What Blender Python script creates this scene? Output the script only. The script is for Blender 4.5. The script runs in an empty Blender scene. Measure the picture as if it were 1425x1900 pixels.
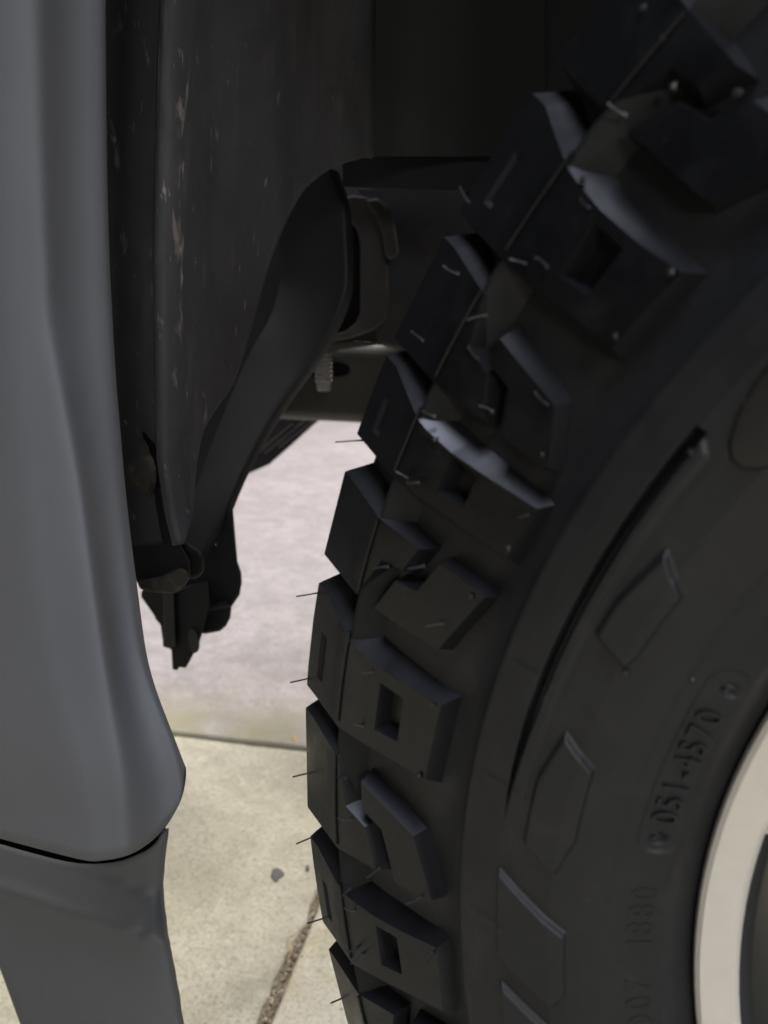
import bpy, bmesh, math, random
import numpy as np
from mathutils import Vector, Matrix, noise as mnoise

random.seed(7)
rng = np.random.default_rng(7)
scene = bpy.context.scene
col = scene.collection

# ------------------------------------------------------------------ camera
Z0 = 0.417                                   # height of the wheel axis above the ground
CAM = np.array([-0.2101, -0.2119, 0.1984 + Z0])
YAW, PITCH, FPX = -0.5769, 0.2380, 1428.0    # photograph is 1425 x 1900
cam_d = bpy.data.cameras.new('camera')
cam = bpy.data.objects.new('camera', cam_d)
col.objects.link(cam)
cam.location = CAM
cam.rotation_euler = (math.pi / 2 - PITCH, 0, -YAW)
cam_d.sensor_fit = 'VERTICAL'
cam_d.sensor_height = 36.0
cam_d.lens = FPX / 1900 * 36.0
cam_d.clip_start = 0.01
cam_d.clip_end = 500
cam_d.dof.use_dof = True
cam_d.dof.focus_distance = 0.40
cam_d.dof.aperture_fstop = 8.5
scene.camera = cam

# ------------------------------------------------------------------ light
# night scene: floodlights beyond, beside and overhead, plus two added fill lamps
w = bpy.data.worlds.new('World')
scene.world = w
w.use_nodes = True
bg = w.node_tree.nodes['Background']
bg.inputs[0].default_value = (0.75, 0.82, 1.0, 1)
bg.inputs[1].default_value = 0.02
def area_lamp(name, loc, target, size, power, color):
    d = bpy.data.lights.new(name, 'AREA')
    d.shape = 'DISK'
    d.size = size
    d.energy = power
    d.color = color
    o = bpy.data.objects.new(name, d)
    col.objects.link(o)
    o.location = loc
    o.rotation_euler = (Vector(loc) - Vector(target)).to_track_quat('Z', 'Y').to_euler()
    return o
area_lamp('slab_fill_lamp', (-1.2, 0.75, 3.2), (-0.9, 0.4, 0), 1.0, 80, (1.0, 0.95, 0.89))  # added fill above the near slab, where the truck body would stand
area_lamp('distant_floodlight', (-2.4, 4.6, 3.4), (-0.8, 0.5, 0), 1.6, 275, (1.0, 0.95, 0.95))
area_lamp('side_floodlight', (3.2, -1.0, 2.1), (-0.3, 0.0, 0.5), 1.0, 32, (0.90, 0.94, 1.0))
area_lamp('sky_floodlight', (0.3, -0.95, 4.4), (-0.3, -0.1, 0.4), 1.7, 108, (0.76, 0.81, 1.0))
area_lamp('low_fill_lamp', (1.5, -2.0, 1.2), (0.3, -0.8, 0), 0.6, 23, (0.97, 0.96, 0.95))  # added low fill; its ground bounce lifts tyre and bumper
scene.view_settings.view_transform = 'Standard'
scene.view_settings.look = 'None'
scene.view_settings.gamma = 1
scene.view_settings.exposure = 0.0
scene.render.film_transparent = False

# ------------------------------------------------------------------ helpers
_cy, _sy, _cp, _sp = math.cos(YAW), math.sin(YAW), math.cos(PITCH), math.sin(PITCH)
FWD = np.array([_sy * _cp, _cy * _cp, -_sp])
RGT = np.array([_cy, -_sy, 0.0])
UPV = np.cross(RGT, FWD)

def at(u, v, y):
    """point of the vertical plane Y = y that the measured photograph position (u, v) belongs to"""
    d = FWD + (u - 712.5) / FPX * RGT - (v - 950) / FPX * UPV
    t = (y - CAM[1]) / d[1]
    return Vector(CAM + t * d)

def onground(u, v, z=0.0):
    d = FWD + (u - 712.5) / FPX * RGT - (v - 950) / FPX * UPV
    t = (z - CAM[2]) / d[2]
    return Vector(CAM + t * d)

def interp(x, pts):
    return float(np.interp(x, [p[0] for p in pts], [p[1] for p in pts]))

def tag(o, label=None, cat=None, group=None, kind=None):
    if label: o['label'] = label
    if cat: o['category'] = cat
    if group: o['group'] = group
    if kind: o['kind'] = kind
    return o

def empty(name, loc):
    o = bpy.data.objects.new(name, None)
    o.empty_display_size = 0.05
    col.objects.link(o)
    o.location = loc
    return o

def link(name, me, mat, parent=None, smooth=False):
    o = bpy.data.objects.new(name, me)
    col.objects.link(o)
    if mat and not me.materials:
        me.materials.append(mat)
    if smooth:
        me.polygons.foreach_set('use_smooth', [True] * len(me.polygons))
    if parent:
        o.parent = parent
        o.matrix_parent_inverse = Matrix.Translation(-parent_loc(parent))
    return o

def parent_loc(p):
    loc = Vector(p.location)
    while p.parent:
        loc = loc + p.parent.location if False else loc
        p = p.parent
        loc += Vector((0, 0, 0))
    return loc

def from_bm(name, bm, mat, parent=None, smooth=False, recalc=True):
    if recalc:
        bmesh.ops.recalc_face_normals(bm, faces=bm.faces[:])
    me = bpy.data.meshes.new(name)
    bm.to_mesh(me)
    bm.free()
    return link(name, me, mat, parent, smooth)

def bevel(o, width, seg=2, angle=35):
    m = o.modifiers.new('bevel', 'BEVEL')
    m.width = width
    m.segments = seg
    m.limit_method = 'ANGLE'
    m.angle_limit = math.radians(angle)
    m.harden_normals = False
    return o

def autosmooth(me, deg=40):
    me.polygons.foreach_set('use_smooth', [True] * len(me.polygons))
    bm = bmesh.new(); bm.from_mesh(me)
    for e in bm.edges:
        e.smooth = not (len(e.link_faces) == 2 and e.calc_face_angle(0) > math.radians(deg))
    bm.to_mesh(me); bm.free()

def grid_mesh(name, P, mat, parent=None, smooth=True, close_u=False):
    """P: array (rows, cols, 3)"""
    n, m = P.shape[:2]
    idx = np.arange(n * m).reshape(n, m)
    if close_u:
        idx = np.concatenate([idx, idx[:, :1]], 1)
    q = np.stack([idx[:-1, :-1], idx[:-1, 1:], idx[1:, 1:], idx[1:, :-1]], -1).reshape(-1, 4)
    me = bpy.data.meshes.new(name)
    me.vertices.add(n * m)
    me.vertices.foreach_set('co', P.reshape(-1).astype(np.float32))
    me.loops.add(q.size)
    me.loops.foreach_set('vertex_index', q.reshape(-1).astype(np.int32))
    me.polygons.add(len(q))
    me.polygons.foreach_set('loop_start', np.arange(0, q.size, 4, dtype=np.int32))
    me.polygons.foreach_set('loop_total', np.full(len(q), 4, dtype=np.int32))
    me.update(calc_edges=True)
    me.validate()
    return link(name, me, mat, parent, smooth)

def depth_dir(pts):
    c = sum(pts, Vector()) / len(pts)
    d = Vector((c.x - CAM[0], c.y - CAM[1], (c.z - CAM[2]) * .9))
    return d.normalized()

def prism(name, pts, depth, mat, parent=None, bev=0.002, seg=2):
    """closed outline (list of Vector) extruded by depth along +Y"""
    bm = bmesh.new()
    f = bm.faces.new([bm.verts.new(p) for p in pts])
    r = bmesh.ops.extrude_face_region(bm, geom=[f])
    vs = [g for g in r['geom'] if isinstance(g, bmesh.types.BMVert)]
    bmesh.ops.translate(bm, verts=vs, vec=depth_dir(pts) * depth)
    o = from_bm(name, bm, mat, parent)
    if bev:
        bevel(o, bev, seg)
    return o

def catmull(P, n):
    P = np.asarray(P, float)
    Q = np.vstack([2 * P[0] - P[1], P, 2 * P[-1] - P[-2]])
    out = []
    for i in range(len(P) - 1):
        a, b, c, d = Q[i:i + 4]
        for k in range(n):
            t = k / n
            out.append(0.5 * (2 * b + (c - a) * t + (2 * a - 5 * b + 4 * c - d) * t * t + (3 * b - a - 3 * c + d) * t ** 3))
    out.append(P[-1])
    return np.array(out)

# ------------------------------------------------------------------ materials
def mat_base(name, color, rough=0.5, metal=0.0, spec=0.5):
    m = bpy.data.materials.new(name)
    m.use_nodes = True
    b = m.node_tree.nodes['Principled BSDF']
    b.inputs['Base Color'].default_value = (*color, 1)
    b.inputs['Roughness'].default_value = rough
    b.inputs['Metallic'].default_value = metal
    b.inputs['Specular IOR Level'].default_value = spec
    return m, m.node_tree, b

def N(nt, kind, **kw):
    n = nt.nodes.new('ShaderNode' + kind)
    for k, v in kw.items():
        if k in n.inputs.keys():
            n.inputs[k].default_value = v
        else:
            setattr(n, k, v)
    return n

def coords(nt, scale=(1, 1, 1)):
    g = N(nt, 'NewGeometry')
    mp = N(nt, 'Mapping')
    mp.inputs['Scale'].default_value = scale
    nt.links.new(g.outputs['Position'], mp.inputs['Vector'])
    return mp.outputs[0]

def noise(nt, vec, scale, detail=4, rough=0.55, dist=0.0):
    n = N(nt, 'TexNoise')
    n.inputs['Scale'].default_value = scale
    n.inputs['Detail'].default_value = detail
    n.inputs['Roughness'].default_value = rough
    n.inputs['Distortion'].default_value = dist
    nt.links.new(vec, n.inputs['Vector'])
    return n.outputs['Fac']

def ramp(nt, fac, stops):
    r = N(nt, 'ValToRGB')
    e = r.color_ramp.elements
    e[0].position, e[0].color = stops[0][0], (*stops[0][1], 1)
    e[1].position, e[1].color = stops[-1][0], (*stops[-1][1], 1)
    for p, c in stops[1:-1]:
        x = e.new(p); x.color = (*c, 1)
    nt.links.new(fac, r.inputs[0])
    return r.outputs[0]

def mix(nt, fac, a, b, blend='MIX'):
    m = N(nt, 'Mix', data_type='RGBA', blend_type=blend)
    for sock, val in ((m.inputs[0], fac), (m.inputs[6], a), (m.inputs[7], b)):
        if hasattr(val, 'is_output'):
            nt.links.new(val, sock)
        elif isinstance(val, (tuple, list)):
            sock.default_value = (*val, 1)
        else:
            sock.default_value = val
    return m.outputs[2]

def bump(nt, b, h, strength=0.3, dist=0.002, prev=None):
    n = N(nt, 'Bump')
    n.inputs['Strength'].default_value = strength
    n.inputs['Distance'].default_value = dist
    nt.links.new(h, n.inputs['Height'])
    if prev is not None:
        nt.links.new(prev, n.inputs['Normal'])
    nt.links.new(n.outputs[0], b.inputs['Normal'])
    return n.outputs[0]

g1 = lambda x: (x, x, x)

def make_rubber(name, c0, c1, rough):
    m, t, b = mat_base(name, c0, rough, 0, 0.45)
    v = coords(t)
    n1 = noise(t, v, 14, 5)
    c = ramp(t, n1, [(0.3, c0), (0.7, c1)])
    d = noise(t, v, 38, 7, .7, .8)
    c = mix(t, ramp(t, d, [(.52, g1(0)), (.78, g1(.45))]), c, tuple(x * 2.0 + .006 for x in c1))
    fleck = noise(t, v, 420, 2, .5)
    c = mix(t, ramp(t, fleck, [(.70, g1(0)), (.76, g1(.35))]), c, (.05, .048, .046))
    t.links.new(c, b.inputs['Base Color'])
    n2 = noise(t, v, 60, 6, .65)
    t.links.new(ramp(t, n2, [(0.3, g1(rough - 0.07)), (0.7, g1(rough + 0.12))]), b.inputs['Roughness'])
    n_ = bump(t, b, n2, .10, .0012)
    bump(t, b, noise(t, v, 1200, 3), 0.22, 0.0004, n_)
    return m

M = {}
M['rubber'] = make_rubber('rubber', (0.0088, 0.0091, 0.0102), (0.0142, 0.0145, 0.0156), 0.47)
M['rubber_brown'] = make_rubber('rubber_letter', (0.011, 0.0098, 0.0088), (0.017, 0.0145, 0.0125), 0.5)
M['rubber_lug'] = make_rubber('rubber_lug', (0.0034, 0.0036, 0.0043), (0.0058, 0.0060, 0.0067), 0.32)
M['rubber_wall'] = mat_base('rubber_wall', (0.010, 0.010, 0.0112), 0.34, 0, 0.42)[0]
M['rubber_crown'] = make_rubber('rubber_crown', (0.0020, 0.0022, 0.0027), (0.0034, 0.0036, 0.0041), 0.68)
M['whisker'] = mat_base('whisker', (0.03, 0.03, 0.03), 0.4)[0]

def make_paint():
    m, t, b = mat_base('grey_paint', (0.115, 0.115, 0.122), 0.72, 0.0, 0.25)
    v = coords(t)
    n = noise(t, v, 9, 3)
    t.links.new(ramp(t, n, [(0.3, (0.140, 0.144, 0.156)), (0.7, (0.156, 0.160, 0.172))]), b.inputs['Base Color'])
    b.inputs['Coat Weight'].default_value = 0.05
    b.inputs['Coat Roughness'].default_value = 0.45
    bump(t, b, noise(t, v, 700, 2), 0.03, 0.0003)
    return m
M['paint'] = make_paint()

def make_plastic(name, c, rough, dirt=(0.09, 0.075, 0.06), amount=(0.62, 0.75), stretch=(1, 1, 1), sc=40, bumpst=0.15):
    m, t, b = mat_base(name, c, rough, 0, 0.4)
    v = coords(t, stretch)
    n = noise(t, v, sc, 5, 0.6)
    f = ramp(t, n, [(amount[0], g1(0)), (amount[1], g1(1))])
    n3 = noise(t, coords(t), 6, 4)
    base = mix(t, n3, tuple(x * 0.8 for x in c), tuple(x * 1.25 for x in c))
    t.links.new(mix(t, f, base, dirt), b.inputs['Base Color'])
    t.links.new(ramp(t, n3, [(0.3, g1(rough - 0.05)), (0.7, g1(rough + 0.12))]), b.inputs['Roughness'])
    bump(t, b, noise(t, coords(t), 500, 3), bumpst, 0.0006)
    return m
def make_liner(name, c, rough, *_a):
    """dusty black plastic with mud streaks thrown up along its outer edge"""
    m, t, b = mat_base(name, c, rough, 0, 0.35)
    v = coords(t)
    vs = coords(t, (1, 1, .28))
    grain = noise(t, v, 300, 3)
    dust = noise(t, coords(t, (1, 1, .5)), 16, 6, .65, .5)
    col_ = ramp(t, dust, [(.30, tuple(x * .62 for x in c)), (.70, tuple(x * 1.35 for x in c))])
    g = N(t, 'NewGeometry')
    sx = N(t, 'SeparateXYZ')
    t.links.new(g.outputs['Position'], sx.inputs[0])
    near = N(t, 'MapRange')
    for k_, x_ in (('From Min', .10), ('From Max', .24), ('To Min', .035), ('To Max', -.03)):
        near.inputs[k_].default_value = x_
    t.links.new(sx.outputs['Y'], near.inputs['Value'])
    def streak(scale, lo, hi, colr, amt):
        nonlocal col_
        n_ = noise(t, vs, scale, 4, .6, .3)
        ad = N(t, 'Math', operation='ADD')
        t.links.new(n_, ad.inputs[0]); t.links.new(near.outputs[0], ad.inputs[1])
        f = ramp(t, ad.outputs[0], [(lo, g1(0)), (hi, g1(amt))])
        col_ = mix(t, f, col_, colr)
    streak(48, .58, .74, (.105, .095, .092), .45)
    streak(85, .650, .73, (.21, .175, .16), .85)
    streak(170, .685, .74, (.27, .23, .21), .9)
    t.links.new(col_, b.inputs['Base Color'])
    n1 = bump(t, b, dust, .25, .003)
    bump(t, b, grain, .25, .0006, n1)
    return m
M['valance'] = make_plastic('valance_plastic', (0.105, 0.107, 0.112), 0.6, (0.15, 0.14, 0.12), (0.66, 0.9), sc=30)
M['liner'] = make_liner('liner_plastic', (0.043, 0.042, 0.0445), 0.72, (0.22, 0.16, 0.13), (0.645, 0.72), (1.0, 1.0, 0.38), 110)
M['liner_shaded'] = make_plastic('liner_shaded', (0.0075, 0.008, 0.0078), 0.7, (0.06, 0.05, 0.04), (0.75, 0.9), sc=50)  # darker copy of the liner plastic; the well's shade is in its colour
M['black'] = make_plastic('black_coated_steel', (0.0065, 0.0070, 0.0085), 0.62, (0.035, 0.035, 0.036), (0.66, 0.85), sc=120)
M['frame'] = make_plastic('frame_steel', (0.038, 0.036, 0.036), 0.55, (0.07, 0.05, 0.038), (0.52, 0.75), sc=25)
M['olive'] = make_plastic('beam_steel', (0.045, 0.045, 0.038), 0.5, (0.07, 0.06, 0.045), (0.55, 0.8), sc=25)
M['dirt'] = make_plastic('dried_mud', (0.05, 0.044, 0.036), 0.95, (0.10, 0.085, 0.07), (0.5, 0.7), sc=120, bumpst=0.6)
M['bolt'] = make_plastic('bolt_steel', (0.22, 0.21, 0.205), 0.5, (0.12, 0.08, 0.06), (0.55, 0.7), sc=200)
M['hole_shade'] = mat_base('gap_shade', (0.004, 0.004, 0.004), 0.9, 0, 0.1)[0]  # near-black colour painted for the shade in gaps and recesses

def make_rim():
    m, t, b = mat_base('machined_rim', (0.70, 0.65, 0.57), 0.42, 0.25, 0.5)
    v = coords(t)
    n = noise(t, v, 120, 3)
    sm = noise(t, v, 35, 3)
    f = ramp(t, sm, [(0.66, g1(0)), (0.74, g1(1))])
    c = ramp(t, n, [(0.3, (0.80, 0.74, 0.65)), (0.7, (0.85, 0.79, 0.70))])
    t.links.new(mix(t, f, c, (0.45, 0.41, 0.36)), b.inputs['Base Color'])
    return m
M['rim'] = make_rim()
M['rim_dark'] = make_plastic('rim_dark', (0.020, 0.022, 0.021), 0.45, (0.06, 0.06, 0.055), (0.7, 0.9), sc=40)

def make_concrete(name, lo, hi, stain, mossy=None, rot=0.0):
    m, t, b = mat_base(name, lo, 0.85, 0, 0.3)
    v = coords(t)
    mp = N(t, 'Mapping')
    mp.inputs['Rotation'].default_value = (0, 0, rot)
    mp.inputs['Scale'].default_value = (0.8, 1.05, 1)
    t.links.new(v, mp.inputs['Vector'])
    sv = mp.outputs[0]
    big = noise(t, sv, 3.0, 8, 0.62, 0.5)
    mid = noise(t, sv, 17, 8, 0.68, 0.6)
    blot = noise(t, v, 42, 5, 0.6, 0.8)
    fine = noise(t, v, 210, 5, 0.72)
    c = ramp(t, big, [(0.30, lo), (0.70, hi)])
    c = mix(t, ramp(t, mid, [(0.42, g1(0)), (0.70, g1(0.9))]), c, stain)
    c = mix(t, ramp(t, blot, [(0.54, g1(0)), (0.66, g1(0.32))]), c, tuple(min(.8, x * 1.22) for x in hi))
    c = mix(t, ramp(t, blot, [(0.30, g1(0.40)), (0.42, g1(0))]), c, tuple(x * 0.70 for x in lo))
    c = mix(t, ramp(t, fine, [(0.32, g1(0.75)), (0.52, g1(0))]), c, tuple(x * 0.60 for x in lo))
    spk = N(t, 'TexVoronoi')
    spk.inputs['Scale'].default_value = 60
    t.links.new(v, spk.inputs['Vector'])
    sf = ramp(t, spk.outputs['Distance'], [(0.06, g1(1)), (0.16, g1(0))])
    sf2 = mix(t, 1.0, sf, ramp(t, noise(t, v, 31, 1), [(0.60, g1(0)), (0.63, g1(1))]), 'MULTIPLY')
    c = mix(t, sf2, c, tuple(x * 0.30 for x in lo))
    spk2 = N(t, 'TexVoronoi')
    spk2.inputs['Scale'].default_value = 90
    t.links.new(v, spk2.inputs['Vector'])
    sg = ramp(t, spk2.outputs['Distance'], [(0.06, g1(1)), (0.14, g1(0))])
    sg2 = mix(t, 1.0, sg, ramp(t, noise(t, v, 23, 1), [(0.60, g1(0)), (0.64, g1(1))]), 'MULTIPLY')
    c = mix(t, sg2, c, (0.80, 0.76, 0.68))
    if mossy:
        # moss and damp dirt collected along the joint: distance from the joint line
        e2, c1, colr = mossy
        g = N(t, 'NewGeometry')
        dot = N(t, 'VectorMath', operation='DOT_PRODUCT')
        dot.inputs[1].default_value = e2
        t.links.new(g.outputs['Position'], dot.inputs[0])
        ad = N(t, 'MapRange')
        ad.inputs['From Min'].default_value = c1 + 0.03
        ad.inputs['From Max'].default_value = c1 + 0.16
        ad.inputs['To Min'].default_value = 1
        ad.inputs['To Max'].default_value = 0
        t.links.new(dot.outputs['Value'], ad.inputs['Value'])
        mm = N(t, 'Math', operation='MULTIPLY')
        t.links.new(ad.outputs[0], mm.inputs[0])
        t.links.new(ramp(t, noise(t, v, 12, 6), [(0.3, g1(0.25)), (0.6, g1(1))]), mm.inputs[1])
        c = mix(t, mm.outputs[0], c, colr)
    t.links.new(c, b.inputs['Base Color'])
    n1 = bump(t, b, mid, 0.14, 0.004)
    n2 = bump(t, b, blot, 0.25, 0.003, n1)
    n3 = bump(t, b, fine, 0.7, 0.0016, n2)
    bump(t, b, sf2, -0.7, 0.002, n3)
    return m

E1 = Vector((math.cos(math.radians(20.8)), math.sin(math.radians(20.8)), 0))
E2 = Vector((-E1.y, E1.x, 0))
C1J, C2J = 0.864, -0.500                     # joints: p.E2 = C1J, p.E1 = C2J
M['concrete_near'] = make_concrete('concrete_near', (0.48, 0.452, 0.345), (0.60, 0.57, 0.445), (0.41, 0.38, 0.285))
M['concrete_right'] = make_concrete('concrete_right', (0.54, 0.51, 0.40), (0.64, 0.61, 0.50), (0.50, 0.44, 0.27))
M['concrete_far'] = make_concrete('concrete_far', (0.36, 0.33, 0.322), (0.49, 0.45, 0.445), (0.30, 0.276, 0.266), ((E2.x, E2.y, 0), C1J, (0.33, 0.31, 0.21)))
M['soil'] = make_plastic('soil', (0.24, 0.195, 0.135), 0.95, (0.40, 0.34, 0.24), (0.5, 0.62), sc=160, bumpst=0.9)
M['grit'] = make_plastic('grit', (0.34, 0.29, 0.21), 0.9, (0.55, 0.48, 0.36), (0.5, 0.6), sc=150)
M['needle'] = mat_base('dry_needle', (0.55, 0.42, 0.25), 0.6)[0]
M['gum'] = make_plastic('grey_stone', (0.13, 0.12, 0.125), 0.8, (0.2, 0.18, 0.16), (0.6, 0.7), sc=200)
M['leaf'] = mat_base('dry_leaf', (0.45, 0.29, 0.13), 0.7)[0]

# ------------------------------------------------------------------ the setting: concrete slabs
bm = bmesh.new()
s = 150
bm.faces.new([bm.verts.new(p) for p in ((-s, -s, -0.03), (s, -s, -0.03), (s, s, -0.03), (-s, s, -0.03))])
ground = from_bm('ground', bm, M['soil'])
tag(ground, 'sandy soil bed under the concrete slabs', 'ground', kind='structure')

def slab(name, a0, a1, b0, b1, ztop, mat, rag=(0, 0, 0, 0), step=0.012):
    """concrete slab between the joints: along E1 from a0 to a1, along E2 from b0 to b1; rag = roughness of (a0, a1, b0, b1) edges"""
    def rim(n, f):
        return [f(i / n) for i in range(n)]
    def cnt(L): return max(2, min(260, int(L / step)))
    pts = []
    def j(x, y, amt, k):
        return amt * (mnoise.noise((x * 9 + k, y * 9, k)) + 0.6 * mnoise.noise((x * 40, y * 40 + k, k)) + 0.35 * mnoise.noise((x * 110, y * 110 + k, 1.7)))
    for t in rim(cnt(a1 - a0), lambda t: t):
        x = a0 + (a1 - a0) * t; pts.append((x, b0 + j(x, b0, rag[2], 1)))
    for t in rim(cnt(b1 - b0), lambda t: t):
        y = b0 + (b1 - b0) * t; pts.append((a1 + j(a1, y, rag[1], 2), y))
    for t in rim(cnt(a1 - a0), lambda t: t):
        x = a1 - (a1 - a0) * t; pts.append((x, b1 + j(x, b1, rag[3], 3)))
    for t in rim(cnt(b1 - b0), lambda t: t):
        y = b1 - (b1 - b0) * t; pts.append((a0 + j(a0, y, rag[0], 4), y))
    bm = bmesh.new()
    ins = 0.0035
    cx, cyy = (a0 + a1) / 2, (b0 + b1) / 2
    ring = []
    for k, (dz, d) in enumerate(((-0.06, 0), (-0.005, 0), (-0.0015, 0.0012), (0, ins))):
        row = []
        for (x, y) in pts:
            xx = min(max(x, a0 + d), a1 - d) if d else x
            yy = min(max(y, b0 + d), b1 - d) if d else y
            sx = x + (d if x < a0 + 0.02 else (-d if x > a1 - 0.02 else 0))
            syy = y + (d if y < b0 + 0.02 else (-d if y > b1 - 0.02 else 0))
            p = E1 * sx + E2 * syy
            row.append(bm.verts.new((p.x, p.y, ztop + dz)))
        ring.append(row)
    n = len(pts)
    for r0, r1 in zip(ring[:-1], ring[1:]):
        for i in range(n):
            bm.faces.new((r0[i], r0[(i + 1) % n], r1[(i + 1) % n], r1[i]))
    bm.faces.new(ring[-1])
    o = from_bm(name, bm, mat, ground)
    return o

slab('concrete_slab', -2.6, C2J - 0.006, -2.2, C1J - 0.0015, -0.003, M['concrete_near'], (0, 0.0075, 0, 0.002))['label'] = 'beige rough slab beside the left bumper corner'
slab('concrete_slab', C2J + 0.007, 2.2, -2.2, C1J - 0.004, 0.0, M['concrete_right'], (0.0007, 0, 0, 0.002))['label'] = 'pale smooth slab running under the tyre'
slab('concrete_slab', -14, 14, C1J + 0.001, 22, 0.0015, M['concrete_far'], (0, 0, 0.0025, 0))['label'] = 'pinkish grey slab far behind the tyre'

# ------------------------------------------------------------------ the wheel
wheel = empty('wheel', (0, 0, Z0))
tag(wheel, 'black mud-terrain wheel with machined silver rim standing on the concrete', 'wheel')
AX = Vector((0, 0, Z0))

def polar(r, th, y):
    a = math.radians(th)
    return Vector((-r * math.cos(a), y, Z0 + r * math.sin(a)))

# lug top profile, outer shoulder to crown centre
PRO = np.array([(.322, .0085), (.3847, .0187), (.415, .0362), (.4165, .060), (.4168, .139)])
dS = np.hypot(*np.diff(PRO, axis=0).T)
SS = np.concatenate([[0], np.cumsum(dS)])
_tan = np.diff(PRO, axis=0) / dS[:, None]
_nrm = np.stack([_tan[:, 1], -_tan[:, 0]], 1)          # (dr, dy) pointing out of the rubber
NP = np.vstack([_nrm[:1], (_nrm[:-1] + _nrm[1:]) / 2, _nrm[-1:]])
NP /= np.linalg.norm(NP, axis=1)[:, None]
def prof(s):
    r = np.interp(s, SS, PRO[:, 0]); y = np.interp(s, SS, PRO[:, 1])
    nr = np.interp(s, SS, NP[:, 0]); ny = np.interp(s, SS, NP[:, 1])
    return r, y, nr, ny
HS = [(0, .0050), (.03, .0072), (.0635, .0088), (.0985, .0095), (.25, .0095)]
def s_of_r(r):
    return float(np.interp(r, PRO[:3, 0], SS[:3]))

# ---- carcass with moulded sidewall relief
side = [(.2300, .060), (.2400, .048), (.2446, .0362), (.2470, .0330), (.2490, .0285), (.2505, .0250), (.2518, .0232), (.2530, .0224),
        (.2545, .0218), (.2600, .0180), (.2660, .0146), (.2672, .0136), (.2680, .0130), (.2750, .0098), (.2850, .0064), (.2950, .0051),
        (.3047, .0045), (.3120, .0053), (.3178, .0064), (.3190, .0068), (.3198, .0084), (.3206, .0092), (.3260, .0135), (.3320, .0168)]
fine_r = list(np.arange(.2545, .3178, .0006)) + list(np.arange(.3022, .3075, .0003))
rs = sorted(set([p[0] for p in side] + [round(x, 5) for x in fine_r]))
sy = np.interp(rs, [p[0] for p in side], [p[1] for p in side])
outer = list(zip(rs, sy))
floor = []
for s_ in np.linspace(.016, SS[-1], 26):
    r, y, nr, ny = prof(s_)
    h = interp(s_, HS)
    floor.append((r - nr * h, y - ny * h))
half = outer + floor
WID = 0.278
mirror = [(r, WID - y) for r, y in half[::-1] if r > .2445]
mirror = mirror[::1]
# thin the inner sidewall
mir2 = [mirror[i] for i in range(len(mirror)) if i < 28 or i % 8 == 0 or i == len(mirror) - 1]
profile = np.array(half + mir2)
th = np.concatenate([np.arange(-30, 60, 0.12), np.arange(60, 330, 1.5)])

def smooth01(x):
    x = np.clip(x, 0, 1); return x * x * (3 - 2 * x)

def poly_sdf(px, py, poly):
    """signed distance (negative inside) of points to polygon"""
    d = np.full(px.shape, 1e9); inside = np.zeros(px.shape, bool)
    n = len(poly)
    for i in range(n):
        ax, ay = poly[i]; bx, by = poly[(i + 1) % n]
        ex, ey = bx - ax, by - ay
        wx, wy = px - ax, py - ay
        t = np.clip((wx * ex + wy * ey) / (ex * ex + ey * ey), 0, 1)
        d = np.minimum(d, np.hypot(wx - ex * t, wy - ey * t))
        c = ((ay <= py) & (by > py)) | ((by <= py) & (ay > py))
        with np.errstate(divide='ignore', invalid='ignore'):
            xi = ax + (py - ay) / (by - ay) * ex
        inside ^= c & (px < xi)
    return np.where(inside, -d, d)

RR, TT = np.meshgrid(profile[:, 0], th, indexing='ij')
A = np.radians(TT) * 0.29
def P(*pts): return [(r, math.radians(t) * 0.29) for r, t in pts]
disp = np.zeros_like(RR)
nh = len(half)
sel = np.arange(len(profile)) < len(outer)
Rq, Aq, Tq = RR[sel], A[sel], TT[sel]
def plate(poly, h, wall):
    sd = poly_sdf(Rq, Aq, P(*poly))
    return h * smooth01(-sd / wall)
D = np.zeros_like(Rq)
# long curved groove, tapering towards its lower end
gw = .0017 * smooth01((Tq - 4.0) / 12.0)
gd_ = np.abs(Rq - .3047 + .0012 * np.cos(np.radians(Tq - 20) * 3))
D = D - .0042 * smooth01((gw - gd_) / .0011 + .35) * (Tq < 34.4) * smooth01((Tq - 4.5) / 6.0)
# the bar inside the groove stands a little proud, with a slanted upper end
D = D + .0009 * smooth01((.3042 - Rq) / .001) * smooth01((Rq - .2975) / .0012) * smooth01((34.6 - Tq + (Rq - .3042) * 150) / .35) * smooth01((Tq - 2) / 8.0)
for poly, h, wall in [
    ([(.2915, 28.3), (.2800, 26.2), (.2815, 21.5), (.2835, 20.2), (.2960, 21.4), (.2955, 24.0)], .0018, .0017),
    ([(.2920, 14.6), (.2795, 12.6), (.2790, 7.0), (.2840, 3.6), (.2962, 5.5), (.2962, 10.7)], .0018, .0017),
    ([(.3038, 2.9), (.2788, -0.8), (.2788, -5.8), (.2840, -7.2), (.3030, -3.8)], .0016, .0013),
    ([(.3028, -5.9), (.2788, -9.8), (.2788, -15), (.2840, -16), (.3025, -13)], .0016, .0013),
    ([(.3028, -15.2), (.2788, -19), (.2788, -24), (.2840, -25), (.3025, -22)], .0016, .0013)]:
    D = np.where(D < -.0003, D, np.maximum(D, plate(poly, h * 1.45, wall)))
# faint repeat of the pattern towards the bottom of the tyre, small marker lines
for t0 in (17.0, 8.8, -1.6):
    D = D + 0.0004 * np.exp(-((Tq - t0) / 0.25) ** 2) * smooth01((Rq - .297) / .004) * smooth01((.316 - Rq) / .004)
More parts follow.
